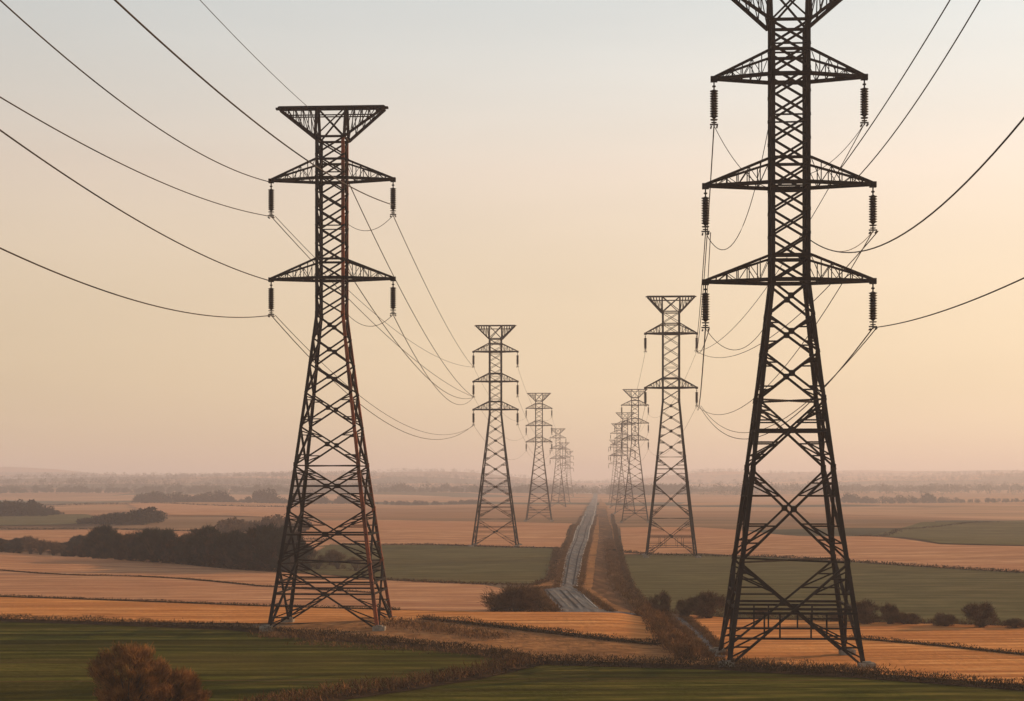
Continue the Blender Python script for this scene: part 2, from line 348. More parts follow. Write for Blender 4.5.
stripe('road_marking', [(541,593),(549,602),(556,610)], .12, .11, M['paint_line'])
stripe('road_marking', [(580,592),(587,600),(597,609)], .12, .11, M['paint_line'])

# ------------------------------------------------------------ pylons
H = 50.0
def make_pylon(zs, waist, body, base, arms, vtip, leg_w, br_w, name='electricity_pylon', red_lit=False):
    """zs: panel heights of the tapering legs, as fractions of H; body/base: half widths in m; arms: (z, half reach)"""
    root = empty(name, (0,0,0))
    zw = waist*H; ztop = H
    def hw(z):
        if z >= zw: return body
        t = 1-z/zw
        return body + (base-body)*(t*.86+.14*t*t)
    def corner(i, z):
        sx, sy = ((-1,-1),(1,-1),(1,1),(-1,1))[i]; h = hw(z); return Vector((sx*h, sy*h, z))
    Z = [z*H for z in zs]
    zz = Z[-1]; topz = (1-.06)*H
    ks = int(round((topz-zz)/(body*1.22)))
    Z += [zz+(topz-zz)*(i+1)/ks for i in range(ks)]
    for i in range(4):
        sx, sy = ((-1,-1),(1,-1),(1,1),(-1,1))[i]
        m = MB(); lz = [0, .15*zw, .3*zw, .5*zw, .75*zw, zw, topz]
        for a, b in zip(lz, lz[1:]):
            wd = leg_w*(1.0 if a < zw*.5 else .85)
            m.angle(corner(i, a)+Vector((0,0,.0)), corner(i, b), (-sx,0,0), (0,-sy,0), wd, .09)
        for z in (Z[1], Z[2], Z[3], zw): m.box(corner(i, z)-Vector((sx*.16, sy*.16, 0)), (leg_w*1.05, leg_w*1.05, .6))   # splice plates
        m.build('leg', M['steel_red_lit' if red_lit and sx > 0 else 'steel'], root)  # right-hand legs get the steel with warm light in its colour
        c = MB(); p = corner(i, 0); c.box((p.x, p.y, .02), (1.15,1.15,.9)); c.box((p.x, p.y, .52), (.6,.6,.12))
        c.build('footing', M['concrete'], root)
    m = MB(); fine = MB(); thin = br_w*.5
    for k in range(len(Z)-1):
        a, b = Z[k], Z[k+1]; big = b <= zw+.1
        for i in range(4):
            j = (i+1) % 4; A0, A1, B0, B1 = corner(i, a), corner(i, b), corner(j, a), corner(j, b)
            inw = -((A0+B0)/2); inw.z = 0; inw.normalize(); off = inw*.09
            wd = br_w*(1 if big else .95)
            m.bar(A0+off, B1+off, wd, wd*.7); m.bar(B0+off*2.2, A1+off*2.2, wd, wd*.7)
            wa, wb = (B0-A0).length, (B1-A1).length; t = wa/(wa+wb); X = A0.lerp(B1, t)+off*1.5
            if not big:
                if k % 3 == 0: fine.bar(A1+off, B1+off, thin)
                continue
            g = MB()
            if k == 0 or k == 2 or (k == 1 and len(zs) > 8):      # horizontals through the crossing
                tt = (X.z-a)/(b-a); m.bar(A0.lerp(A1, tt)+off*1.6, B0.lerp(B1, tt)+off*1.6, wd*.8)
            m.box(X, (.45 if abs(inw.x) < .5 else .06, .45 if abs(inw.y) < .5 else .06, .45))   # gusset plate
            if k < 5:
                for (P0, P1) in ((A0, A1), (B0, B1)):
                    for (E, zz0) in ((P0, a), (P1, b)):
                        Lp = lambda z: P0.lerp(P1, (z-a)/(b-a))
                        for q in ((.36, .68) if k < 3 else (.5,)):
                            Dg = E.lerp(X, q)+off*.2
                            fine.bar(Dg, Lp(Dg.z)+off*.8, thin)
                            z2 = zz0+(Dg.z-zz0)*(.45); fine.bar(Dg, Lp(z2)+off*.8, thin)
    for z in (Z[1], Z[3]):                                        # plan bracing
        fine.bar(corner(0, z), corner(2, z), thin*1.2); fine.bar(corner(1, z), corner(3, z), thin*1.2)
    if len(zs) <= 8:                                               # frame with short hangers between the lowest crossings
        z1 = Z[1]*.40
        for s in (-1, 1):
            y = s*(hw(z1)-.1); fine.bar((-hw(z1+.9), y, z1+.9), (hw(z1+.9), y, z1+.9), thin*1.5); fine.bar((-hw(z1-.9), y, z1-.9), (hw(z1-.9), y, z1-.9), thin*1.3)
            for x in (-2.2, -1.1, 1.1, 2.2): fine.bar((x, y, z1+.9), (x, y, z1-.9), thin)
    else:
        z1 = Z[0]+ (Z[1]-Z[0])*.72
        for s in (-1, 1):
            y = s*(hw(z1)-.1); fine.bar((-hw(z1), y, z1), (hw(z1), y, z1), thin*1.6); fine.bar((s*(hw(z1)-.1), -hw(z1), z1), (s*(hw(z1)-.1), hw(z1), z1), thin*1.6)
    n0 = len(m.v); m.v += fine.v; m.f += [tuple(n0+q for q in ff) for ff in fine.f]; m.build('cross_bracing', M['steel'], root)
    # cross arms
    root['tips'] = []
    tips = []
    for (za, reach) in arms:
        za *= H; rise = .036*H
        for s in (-1, 1):
            m = MB(); tip = Vector((s*reach, 0, za)); cw = .30
            for q in (-1, 1):
                a = Vector((s*body, q*body, za)); b = Vector((s*body, q*body, za+rise))
                m.bar(a, tip, .22, .26); m.bar(b, tip+Vector((0,0,.12)), .17)
                n = 6
                for i in range(1, n):
                    p, r_ = a.lerp(tip, i/n), b.lerp(tip, i/n); m.bar(p, r_, .07)
                    if i < n-1: m.bar(p, b.lerp(tip, (i+1)/n) if i % 2 else r_.lerp(p, 0) , .05)
                    if i % 2: m.bar(p, b.lerp(tip, (i-1)/n), .05)
                m.bar((-s*body, q*(body+.02), za), (s*body, q*(body+.02), za), .28)
                m.bar((0, q*(body+.03), za+rise), (s*body, q*(body+.03), za+rise), .2)
            for i in range(1, 6):
                t = i/6; m.bar(Vector((s*body, -body, za)).lerp(tip, t), Vector((s*body, body, za)).lerp(tip, t), .08)
            m.box(tip+Vector((0,0,-.02)), (.5, .34, .42))
            m.build('cross_arm', M['steel'], root)
            ins = MB(); nd = 11; prof = []
            for i in range(nd):
                z = -.85 - i*.185; prof += [(.19, z), (.30, z-.03), (.31, z-.07), (.2, z-.12)]
            ins.lathe([(.06, -.78)]+prof+[(.06, -2.95)], tip, 12)
            io = ins.build('insulator_string', M['insulator'], root, smooth=False)
            lk = MB(); lk.bar(tip+Vector((0,0,-.2)), tip+Vector((0,0,-.82)), .09, .14); lk.tube([tip+Vector((0,0,-.5)), tip+Vector((0,0,-.6))], .13, 8); lk.build('hanger_link', M['steel'], io)
            cl = MB(); c = tip+Vector((0,0,-3.05)); cl.lathe([(.05,0),(.26,.0),(.28,.06),(.05,.08)], c, 12); cl.lathe([(.05,-.2),(.2,-.2),(.22,-.15),(.05,-.12)], c, 12)
            cl.bar(c, c+Vector((0,0,-.5)), .09); cl.bar(c+Vector((-.3,0,-.32)), c+Vector((.3,0,-.32)), .1); cl.bar(c+Vector((.22,-.35,-.48)), c+Vector((.22,.35,-.48)), .1); cl.bar(c+Vector((-.22,-.35,-.52)), c+Vector((-.22,.35,-.52)), .1)
            cl.build('wire_clamp', M['galvanised'], io)
            tips.append((s*reach, za-3.45))
    # flared top
    m = MB(); zb = topz; yt = .45
    for q in (-1, 1):
        m.bar((-vtip, q*yt, H), (vtip, q*yt, H), .24)
        m.bar((-body, q*body, zb), (body, q*body, zb), .2)
        m.bar((-vtip*.8, q*yt, H-.75), (vtip*.8, q*yt, H-.75), .10)
        for s in (-1, 1):
            tp = Vector((s*vtip, q*yt, H-.1)); a = Vector((s*body, q*body, zb)); c = Vector((s*body, q*yt, H))
            m.bar(a, tp, .24); m.bar(a, c, .26); m.bar((-s*body, q*body, zb), c, .13)
            for i in range(1, 5):
                p = a.lerp(tp, i/5); r_ = Vector((p.x, q*yt, H)); m.bar(p, r_, .08)
                m.bar(a.lerp(tp, (i-1)/5), r_, .07)
    for s in (-1, 1):
        m.bar((s*vtip, -yt, H), (s*vtip, yt, H), .2); m.box((s*(vtip+.15), 0, H-.03), (.4, .5, .18))
        m.bar((s*body, -body, zb), (s*body, body, zb), .18)
        for t in (0, .35, .7): x = s*(body+(vtip-body)*t); m.bar((x, -yt, H), (x, yt, H), .08)
    m.build('top_frame', M['steel'], root)
    return root, tips

def sig(a): return FPX*H/a     # distance from the height in pixels
pyA, tA = make_pylon([0,.125,.225,.31,.385,.45,.505,.555,.60], .60, .028*H, .106*H, [(.861,.1185*H),(.670,.1185*H)],   .102*H, .34, .205, red_lit=True)
pyB, tB = make_pylon([0,.150,.285,.385,.455,.510,.56], .56, .0285*H, .0985*H, [(.861,.110*H),(.703,.1225*H),(.561,.1225*H)], .100*H, .34, .225)
pyC, tC = make_pylon([0,.125,.225,.31,.385,.45,.505,.555,.60], .60, .029*H, .103*H, [(.882,.1*H),(.747,.1*H),(.62,.1*H)], .088*H, .32, .13)
pyD, tD = make_pylon([0,.150,.285,.385,.455,.510,.56,.60], .60, .034*H, .098*H, [(.858,.098*H),(.650,.098*H)], .09*H, .34, .14)
POS = {}
def place(root, tips, key, px, hpx, label, rz=None, D=None, sc=1.0):
    D = D or sig(hpx); root.scale = (sc, sc, sc); x = (px-512)/FPX*D; side = -1 if px < 600 else 1
    root.location = (x, D, hgt(x, D)); root.rotation_euler.z = -R(3.3) if rz is None else rz
    tag(root, label, 'pylon', 'pylons marching beside the road')
    POS[key] = (root.location.copy(), root.rotation_euler.z, tips, sc)
    for k in ('tips',):
        if k in root: del root[k]
    return root
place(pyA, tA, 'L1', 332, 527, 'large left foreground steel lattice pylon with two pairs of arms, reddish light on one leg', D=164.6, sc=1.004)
place(pyB, tB, 'R1', 789, 683, 'tallest dark lattice pylon at right, its flared top cut off by the picture edge', D=133.6, sc=1.066)
place(pyC, tC, 'L2', 495.5, 221, 'slender lattice pylon with three arm levels standing behind the green field left of the road')
place(pyD, tD, 'R2', 671, 261, 'lattice pylon with two arm levels at the top edge of the right green field')
place(copy_tree(pyC), tC, 'L3', 539, 128, 'third pylon of the left row, greyed by haze, wholly clear of its neighbours')
place(copy_tree(pyC), tC, 'R3', 635, 133, 'hazy pylon left of the two-armed pylon, nearest of the faint right cluster')
for k, (key, px, hp, lb) in enumerate([('L4', 558, 79, 'faint pylon of the left row, largest of those beyond the third'),
        ('L5', 564, 60, 'very faint small pylon, second of the small misty ones left of the road'), ('L6', 569, 46, 'palest and smallest pylon of the left row, closest to the vanishing road'),
        ('R4', 625, 101, 'faint pylon of the right row, partly behind the nearest hazy one'), ('R5', 619, 84, 'very faint pylon of the right row, between two other misty ones'),
        ('R6', 615, 63, 'palest and smallest pylon of the right row, closest to the vanishing road')]):
    place(copy_tree(pyC), tC, key, px, hp, lb)

def att(key, i, drop=0):
    """world point of a clamp: i indexes tips (left/right alternately from the top arm); 'TL'/'TR' the flared top"""
    loc, rz, tips, sc = POS[key]
    if i == 'TL': p = Vector((-4.9, 0, H))
    elif i == 'TR': p = Vector((4.9, 0, H))
    elif isinstance(i, tuple): p = Vector(i)
    else: p = Vector((tips[i][0], 0, tips[i][1]+drop))
    p.rotate(Matrix.Rotation(rz, 3, 'Z')); return loc + p*sc
# ------------------------------------------------------------ wires
def wire(pts, r, label, group=None, name='power_line'):
    m = MB(); m.tube(pts, r, 6); o = m.build(name, M['wire'], smooth=True)
    return tag(o, label, 'wire', group)
def span(a, b, sag, r, label, group=None, n=40):
    wire([a.lerp(b, i/n) - Vector((0,0,4*sag*(i/n)*(1-i/n))) for i in range(n+1)], r, label, group)
def back(a, slope, ctrl, r, label, ext=1.35):
    """line hung from a towards the pylon behind us: straight in plan, its height a smooth curve (quadratic) through the sightings"""
    ts, zs = [0.0], [a.z]
    for px, py in ctrl:
        u = (px-512)/FPX      # a.x - slope*t = u*(a.y - t)
        t = (a.x-u*a.y)/(slope-u); d = a.y-t; ts.append(t); zs.append(CAMZ+(HOR-py)/FPX*d)
    def zf(t):
        s = 0
        for i in range(len(ts)):
            q = zs[i]
            for j in range(len(ts)):
                if j != i: q *= (t-ts[j])/(ts[i]-ts[j])
            s += q
        return s
    T = 230.0; n = 90; tm = max(ts); q_ = zf
    sl = max(-.12, min(.12, (q_(tm)-q_(tm-1))))
    def zf(t): return q_(t) if t <= tm else q_(tm)+sl*(t-tm)+.0004*(t-tm)**2
    back.f = lambda t: Vector((a.x-slope*t, a.y-t, zf(t)))
    wire([Vector((a.x-slope*T*i/n, a.y-T*i/n, zf(T*i/n))) for i in range(n+1)], r, label)
SL, SR = .061, .0515
back(att('L1', 0, 3.3), SL, [(135,112),(0,0)], .045, 'dark line from upper left arm tip to the top left corner')
back(att('L1', 0), SL, [(130,168),(0,97)], .040, 'line from the upper left insulator leaving the left edge, second from top')
back(att('L1', 2, 3.3), SL, [(120,210),(0,130)], .048, 'line from the lower left arm tip of the left pylon to the left edge')
back(att('L1', 2), SL, [(130,299),(0,248)], .045, 'lowest line leaving the left edge, from the lower left insulator')
back(att('L1', 1, 1.0), SL, [(250,118),(115,0)], .048, 'line crossing in front of the left pylon up to the top edge')
back(att('L1', (-2.2,0,H)), SL, [(255,57),(200,0)], .028, 'thin earth wire from flared top of left pylon up to the top edge')
back(att('R1', 5), SR, [(960,305),(1024,278)], .040, 'lowest line on the right, from the lowest right insulator to the right edge')
back(att('R1', (1.4,-1.3,.618*H)), SR, [(900,236),(1024,118)], .042, 'sagging line from the right pylon body up to the right edge'); JOIN = back.f(14.0)
back(att('R1', (4.6,0,.705*H)), SR, [(905,118),(980,0)], .042, 'steep line right of the right pylon, outer one of the pair at the top')
back(att('R1', (3.6,0,.722*H)), SR, [(888,100),(950,0)], .042, 'steep line right of the right pylon, inner one of the pair at the top')
# near spans
def V(key, i, drop=0): return att(key, i, drop)
g = 'lines strung between pylons of the left row'
span(V('L1',1), V('L2',0), 1.5, .042, 'left row line from the upper right insulator of the big left pylon')
span(V('L1',3), V('L2',2), 4.6, .042, 'left row line from the lower right insulator of the big left pylon')
span(V('L1',0), V('L2',2), 2.5, .042, 'left row line starting at upper left insulator, passing behind the big left pylon')
span(V('L1',0)+Vector((.4,0,0)), V('L2',0), 3.5, .032, 'fainter left row line beside the one from the upper left insulator')
span(V('L1',2), V('L2',4), 7.0, .044, 'lowest left row line, sagging below the arms of the second pylon')
span(V('L1',2)+Vector((.4,0,0)), V('L2',4)+Vector((.3,0,0)), 6.0, .034, 'thinner twin just above the lowest left row line')
span(V('R1',0), V('R2',1), 3.0, 0.049, 'line falling left from the topmost left insulator of the right pylon')
span(V('R1',2), V('R2',1)+Vector((-.4,0,0)), 2.0, 0.039, 'line falling from the middle left insulator of the right pylon')
span(V('R1',2)+Vector((.4,0,0)), V('R2',3)+Vector((.4,0,0)), 2.0, 0.034, 'thin line from middle left insulator down to the lower arm of the two-armed pylon')
span(V('R1',4), V('R2',3), 3.0, 0.039, 'line falling left from the lowest left insulator of the right pylon')
span(V('R1',1), V('R2',1), 4.0, 0.039, 'line from the topmost right insulator, passing behind the right pylon')
span(V('R1',3), V('R2',3), 6.5, 0.042, 'line from the middle right insulator passing behind the right pylon, deep sag')
span(V('R1',5), V('R2',3)+Vector((.5,0,0)), 7.5, 0.052, 'lowest right row line, deepest sag between right pylon and two-armed pylon')
span(V('R1',5)+Vector((.3,0,0)), V('R2',3)+Vector((.8,0,0)), 6.6, 0.042, 'thinner twin just above the lowest right row line')
span(V('L1',(1.4,0,.865*H)), V('L2',2), 3.2, 0.052, 'left row line leaving the pylon body at its upper arms toward the second pylon')
span(V('L1',(1.4,0,.69*H)), V('L2',2)+Vector((.3,0,0)), 4.4, 0.049, 'left row line leaving the pylon body at its lower arms toward the second pylon')
span(V('R1',4)+Vector((.3,0,0)), V('R2',1), 1.0, 0.039, 'thin line from lowest left insulator up the line of the two-armed pylon')
span(V('R1',3)+Vector((.4,0,0)), V('R2',1), 4.5, 0.042, 'thin line from the middle right insulator to the upper arm of the two-armed pylon')
def loop(a, b, sag, r, label): span(a, b, sag, r, label, n=20)
loop(V('L1',1), V('L1',(1.6,0,.775*H)), 1.0, .028, 'short slack wire from upper right insulator to body of left pylon')
loop(V('L1',3), V('L1',(1.6,0,.60*H)), 1.1, .028, 'short slack wire from lower right insulator to body of left pylon')
loop(V('R1',0), V('R1',(-1.6,0,.70*H)), .9, .028, 'slack wire from topmost left insulator to body of right pylon')
loop(V('R1',2), V('R1',(-1.5,-.2,.79*H)), 4.6, .032, 'hanging loop from middle left insulator up to body of right pylon')
loop(V('R1',4), V('R1',(-1.6,0,.50*H)), 1.9, .026, 'hanging loop from lowest left insulator to body of right pylon')
loop(V('R1',1), V('R1',(1.6,0,.72*H)), .6, .028, 'slack wire from topmost right insulator to body of right pylon')
a = V('R1',3); loop(a, JOIN, .5, .028, 'short wire from middle right insulator joining the sagging line')
far = [('L2','L3'),('R2','R3'),('L3','L4'),('R3','R4'),('L4','L5'),('R4','R5')]
for a, b in far:
    na, nb = len(POS[a][2]), len(POS[b][2])
    for i in range(na):
        j = i if na == nb else min(i if i < 2 else i+2, nb-1)
        o = span(V(a, i), V(b, j), 5.5 if a[1] == '2' else 3, .028, 'thin hazy line hanging between distant pylons', 'faint lines between the distant pylons', 24)

# ------------------------------------------------------------ plants
def twigs(m, rnd, c, dirv, ln, wd):
    d = dirv.normalized(); u = Vector((rnd.uniform(-1,1), rnd.uniform(-1,1), rnd.uniform(-1,1))); a = d.cross(u)
    if a.length < 1e-3: return
    a.normalize(); a *= wd/2; n = len(m.v)
    e = c + d*ln
    m.v += [tuple(c-a), tuple(c+a), tuple(e+a*.4), tuple(e-a*.4)]; m.f.append((n, n+1, n+2, n+3))
def crown_meshes(seed, rx, h, n, ln, wd, lobes, low=.15, name='tree', lr=.30):
    """returns (crown MB, trunk MB): stems and limbs with twig/leaf sized faces clustered at the ends of limbs"""
    rnd = random.Random(seed); cr, tr = MB(), MB()
    ends = []
    for k in range(lobes):
        az = rnd.uniform(0, 2*math.pi); rr = rx*math.sqrt(rnd.random())*.78; zz = h*(low+.08+(1-low-.22)*(rnd.random()**.8))
        zz = min(zz, h*(1-.5*(rr/rx)**2)-.1*h)
        ends.append(Vector((math.cos(az)*rr, math.sin(az)*rr, max(zz, h*low))))
    for e in ends:
        mid = Vector((e.x*.35, e.y*.35, e.z*.45)); tr.tube([(e.x*.05, e.y*.05, -.2), mid, e], [h*.022, h*.013, h*.004], 5)
    for k in range(n):
        e = ends[rnd.randrange(len(ends))]; rad = rx*lr*(.7+.6*((k*7919) % 13)/13)
        o = Vector((rnd.gauss(0,1), rnd.gauss(0,1), rnd.gauss(0,.8)))
        o = o.normalized()*rad*(rnd.random()**.45); p = e+o
        if p.z < .05: p.z = .05+rnd.random()*.3
        d = (p-Vector((0,0,h*.15))).normalized() + Vector((rnd.uniform(-.8,.8), rnd.uniform(-.8,.8), rnd.uniform(-.3,.8)))
        twigs(cr, rnd, p, d, ln*rnd.uniform(.5,1.4), wd*rnd.uniform(.6,1.3))
    return cr, tr
def plant_proto(name, seed, rx, h, n, ln, wd, lobes, leaf, low=.15, lr=.30):
    cr, tr = crown_meshes(seed, rx, h, n, ln, wd, lobes, low, lr=lr)
    root = empty(name, (0,0,0)); tr.build('trunk', M['bark'], root); cr.build('crown', M[leaf], root); return root
USED = set()
def put(proto, x, y, s, rz, label, cat, group=None, sz=None):
    if proto.name in USED: o = copy_tree(proto)
    else: o = proto; USED.add(proto.name)
    o.location = (x, y, hgt(x, y)-.05); o.rotation_euler.z = rz; o.scale = (s, s, sz or s)
    if group is None and 'group' in o: del o['group']
    return tag(o, label, cat, group)
rnd = random.Random(5)
# big russet bush in the near left corner, two lobes
b = plant_proto('bush', 11, 2.5, 4.9, 26000, .26, .028, 60, 'orange_twigs', .05, .20)
p = G(128, 722); put(b, p.x, p.y, 1.0, 0, 'russet twiggy bush rising into the bottom left corner from the green field', 'bush')
b = plant_proto('bush', 12, 1.9, 2.8, 12000, .24, .026, 34, 'orange_twigs', .05, .20)
p = G(163, 719); put(b, p.x, p.y, 1.2, 0, 'lower russet bush leaning against the right side of the big russet bush', 'bush')
b = plant_proto('bush', 14, 1.3, 1.5, 7000, .2, .024, 26, 'orange_twigs', .0, .24)
p = G(193, 712); put(b, p.x, p.y, 1.0, .5, 'lowest russet bush at the right foot of the corner bushes', 'bush')
b = plant_proto('bush', 13, 3.3, 2.5, 20000, .26, .045, 44, 'brown_twigs', .0)
p = G(515, 612.5); p.y += 1; put(b, p.x, p.y, 1.08, 0, 'dark round bush beside the near end of the grey road', 'bush')
# shrubs along the lower edge of the right green field
shr = [plant_proto('shrub', 20+i, 1.6, 2.6, 6500, .22, .045, 30, 'brown_twigs', .0) for i in range(3)]
for i, (px, py, s, sz, lb) in enumerate([(660,616,.75,1.05,'small brown shrub left of the wider shrub right of the road'), (709,619,1.3,1.12,'wide brown shrub right next to the right pylon leg, by the green field'),
        (687,619,.75,.85,'low shrub between two larger shrubs left of the right pylon'), (865,624,1.1,1.0,'brown shrub just right of the right pylon at the field edge'),
        (889,625,.6,.85,'narrow shrub standing alone between the right pylon and the round shrub'), (905,625,.9,.5,'low scrub right of the narrow shrub'),
        (946,627,.85,.55,'low shrub touching the left side of the big round shrub'), (981,628,1.12,.98,'big round dark shrub near the right edge below the green field'),
        (1016,629,.8,.40,'low shrub at right edge of the picture'), (835,622,.7,.5,'brown scrub seen between the legs of the right pylon'), (760,619,.6,.45,'low scrub seen through the lattice of the right pylon')]):
    p = G(px, py); put(shr[i % 3], p.x, p.y, s, i*1.3, lb, 'shrub', None, sz)
# belt of trees on the left
tp = [plant_proto('tree', 40+i, (3.1,2.5,3.4,2.8)[i], 6.2, 7500, .40, .09, 40, ('evergreen','dark_twigs','evergreen','evergreen')[i], .0, .24) for i in range(4)]
tb = [plant_proto('bare_tree', 50+i, 2.7, 6.2, 3600, .5, .05, 24, 'brown_twigs', .06) for i in range(2)]
k = 0
def edge_y(px): return 553 + max(0, px)*20/280 + (0 if px > 0 else px*.05)
for row in range(3):
    px = -60+row*7
    while px < 300:
        py = edge_y(px)-1.2-row*2.6; p = G(px, py); want = {0:.0}.get(0)
        top = 534+3.2*math.sin(px*.11+row)+2.5*math.sin(px*.031+1) + (-3 if 195 < px < 285 else 0)
        if 45 < px < 68: top += 3
        if 140 < px < 172: top += 2
        hh = max(1.6, CAMZ-(top-HOR)/FPX*p.y); hh *= rnd.uniform(1.0, 1.4); s = max(.75, hh/6.4)
        gap = 36 < px < 66
        pr = tb[k % 2] if (gap or 28 < px < 42) else tp[k % 4]
        put(pr, p.x, p.y, s, k*2.1, ('bare brown tree standing among the dark trees of the belt on the left' if pr in tb else 'dark tree in the dense belt beyond the left stubble field'), 'tree', 'trees of the dark belt on the left', hh/6.4)
        px += rnd.uniform(9, 13); k += 1
for i, (px, py, top) in enumerate([(300,571,546),(318,570,550),(338,570,547),(356,572,552),(372,575,556),(330,566,544),(310,566,543),(290,566,542)]):
    p = G(px, py); hh = CAMZ-(top-HOR)/FPX*p.y
    put(tb[i % 2], p.x, p.y, max(.7, hh/6.2), i*1.7, 'grey brown bare tree seen through the left pylon', 'tree', 'bare trees behind the left pylon', hh/6.2)
# far woods: masses
def wood(name, spots, leaf, label, n=150, ts=1.0):
    m = MB(); r2 = random.Random(len(spots)*7+3)
    for (x, y, h) in spots:
        z0 = hgt(x, y); rx = h*.55
        for q in range(n):
            o = Vector((r2.gauss(0,1), r2.gauss(0,1), r2.gauss(0,1))).normalized()*(r2.random()**.4)
            c = Vector((x+o.x*rx, y+o.y*rx, z0+max(.2, h*.5+o.z*h*.5)))
            d = Vector((r2.uniform(-1,1), r2.uniform(-.6,.6), r2.uniform(-.6,1)))
            twigs(m, r2, c, d, h*.15, h*.11)
    o = m.build(name, M[leaf]); o['kind'] = 'stuff'; o['label'] = label; return o
def band(px0, px1, py, h, dep, step, jit=.35, ramp=None):
    s = []; px = px0
    while px < px1:
        for r_ in range(dep):
            p = G(px+rnd.uniform(-1,1)*step, py)
            hh = h*rnd.uniform(1-jit, 1+jit*.6)
            if ramp: hh *= ramp(px)
            s.append((p.x, p.y+r_*h*1.6+rnd.uniform(0, h), hh))
        px += step
    return s
wv = lambda q: .7+.5*noise.noise(Vector((q/23, 2, 1)))+.35*noise.noise(Vector((q/7, 5, 1)))
wood('woodland', band(76,148,525,4.6,4,2.5,.4,lambda q: .45+.6*(q-76)/72), 'evergreen', 'small dark wood on the far stubble field at left')
wood('woodland', band(-60,46,517,6.0,4,2.5,.4,lambda q: max(.25, 1-(max(q,0)/50)**2)), 'evergreen', 'dark wood at the left edge in the middle distance')
wood('woodland', band(218,300,533,4.2,4,2.2,.6,wv), 'brown_twigs', 'pale brown thicket behind the dark tree belt')
wood('woodland', band(-80,520,498,8,3,4,.8,wv), 'evergreen', 'long hazy belt of far woods left of the road')
wood('woodland', band(130,480,504,8,3,3.2,.7,lambda q: wv(q+50)*(.45 if 345 < q else 1)), 'evergreen', 'hazy woods beyond the pink fields left of the road')
wood('woodland', band(835,1100,503,7,3,4,.8,lambda q: max(.3, wv(q)*(1-max(0,q-900)/220))), 'evergreen', 'hazy woods beyond the right hand fields')
wood('woodland', band(640,1100,496,9,3,4,.9,wv), 'evergreen', 'farthest hazy tree line right of the road')
wood('woodland', band(520,572,497,9,4,2.2,.6), 'evergreen', 'misty woods left of the point where the road vanishes')
wood('woodland', band(612,690,498,9,4,2.2,.6), 'evergreen', 'misty woods right of the point where the road vanishes')
s = []
for k in range(700):
    D = rnd.uniform(1900, 5400); u = rnd.uniform(-.36, .36); x = u*D
    
    for q in range(10): s.append((x+q*rnd.uniform(8,26), D+rnd.uniform(-10,10), rnd.uniform(5, 12)))
wood('hillside_woods', s, 'evergreen', 'hedgerows and copses scattered over the far hazy hills', n=26)

# ------------------------------------------------------------ hedges and grass strips
stripe('verge', [(-150,616),(0,621.5),(120,625.5),(240,630.5),(330,640),(420,648),(500,656.5),(530,664),(640,667),(720,669.5),(860,677.5),(1024,690),(1200,702)], 3.2, .12, M['dark_soil'])
stripe('verge', [(240,716),(300,705),(400,690.5),(470,679),(528,666)], 2.6, .13, M['dark_soil'])
stripe('verge', [(420,627),(490,632),(560,637),(662,646)], 1.3, .12, M['dark_soil'])
stripe('verge', [(850,639),(940,647),(1024,656),(1150,666)], 1.0, .12, M['dark_soil'])
stripe('verge', [(-150,591),(0,597.5),(130,602),(260,607),(400,611)], .9, .12, M['dark_soil'])
stripe('verge', [(-150,564),(0,571),(130,577),(260,587),(380,594)], 1.0, .12, M['dark_soil'])
def hedge(name, pix, hh, wid, leaf, label, per=70, ln=.5, wd=.06, stuff=False, lump=.5):
    r2 = random.Random(len(pix)*31+int(pix[0][0])); m = MB(); pts = [G(*p) for p in pix]
    for a, b in zip(pts, pts[1:]):
        L_ = (b-a).length; n = int(L_*per); d = (b-a).to_2d().normalized(); nn = Vector((-d.y, d.x))
        for i in range(n):
            q = a.to_2d().lerp(b.to_2d(), r2.random()) + nn*r2.gauss(0, wid*.32)
            k = 1 + lump*noise.noise(Vector((q.x/3.1, q.y/3.1, 4))) + lump*.6*noise.noise(Vector((q.x/.9, q.y/.9, 1)))
            z = r2.random()**1.1*hh*max(.3, k)*.8
            c = Vector((q.x, q.y, hgt(q.x, q.y)+z+.03))
            twigs(m, r2, c, Vector((r2.uniform(-.8,.8), r2.uniform(-.8,.8), r2.uniform(.3,1.2))), ln*hh*r2.uniform(.4,1.1), wd*r2.uniform(.6,1.5))
    o = m.build(name, M[leaf])
    if stuff: o['kind'] = 'stuff'; o['label'] = label
    else: tag(o, label, 'hedge')
    return o
E1 = [(-150,615),(0,621),(120,625),(240,630),(330,639),(420,647),(500,656),(530,664)]
hedge('hedgerow', E1, .7, 2.2, 'dark_grass', 'dark low hedge along the far edge of the left green field', 260, .28, .045)
hedge('hedgerow', [(530,664),(640,667),(720,669),(860,677),(1024,690),(1200,701)], .75, 2.4, 'dark_grass', 'dark low hedge passing in front of the right pylon base', 280, .28, .045)
hedge('hedgerow', [(240,714),(300,703),(400,689),(470,677),(528,665)], .85, 2.0, 'hedge_twigs', 'russet hedge running diagonally between the two near green fields', 150, .5, .05)
hedge('hedgerow', [(420,627),(490,632),(560,637),(662,646)], .55, 1.2, 'dark_grass', 'thin dark hedge line across bright stubble field in front of the road', 180, .35, .045)
hedge('hedgerow', [(612,515),(618,545),(622,562),(630,588),(648,612)], .65, .8, 'brown_twigs', 'brown hedge following the right side of the road into the distance', 60, .5, .08)
hedge('hedgerow', [(644,613),(657,628),(670,644),(690,661)], .95, 1.7, 'hedge_twigs', 'bushy russet hedge bank curving toward the base of the right pylon', 220, .5, .055)
hedge('hedgerow', [(385,630),(430,634),(500,641)], .8, 3.5, 'hedge_twigs', 'rough russet scrub strip right of the left pylon footings', 120, .5, .05)
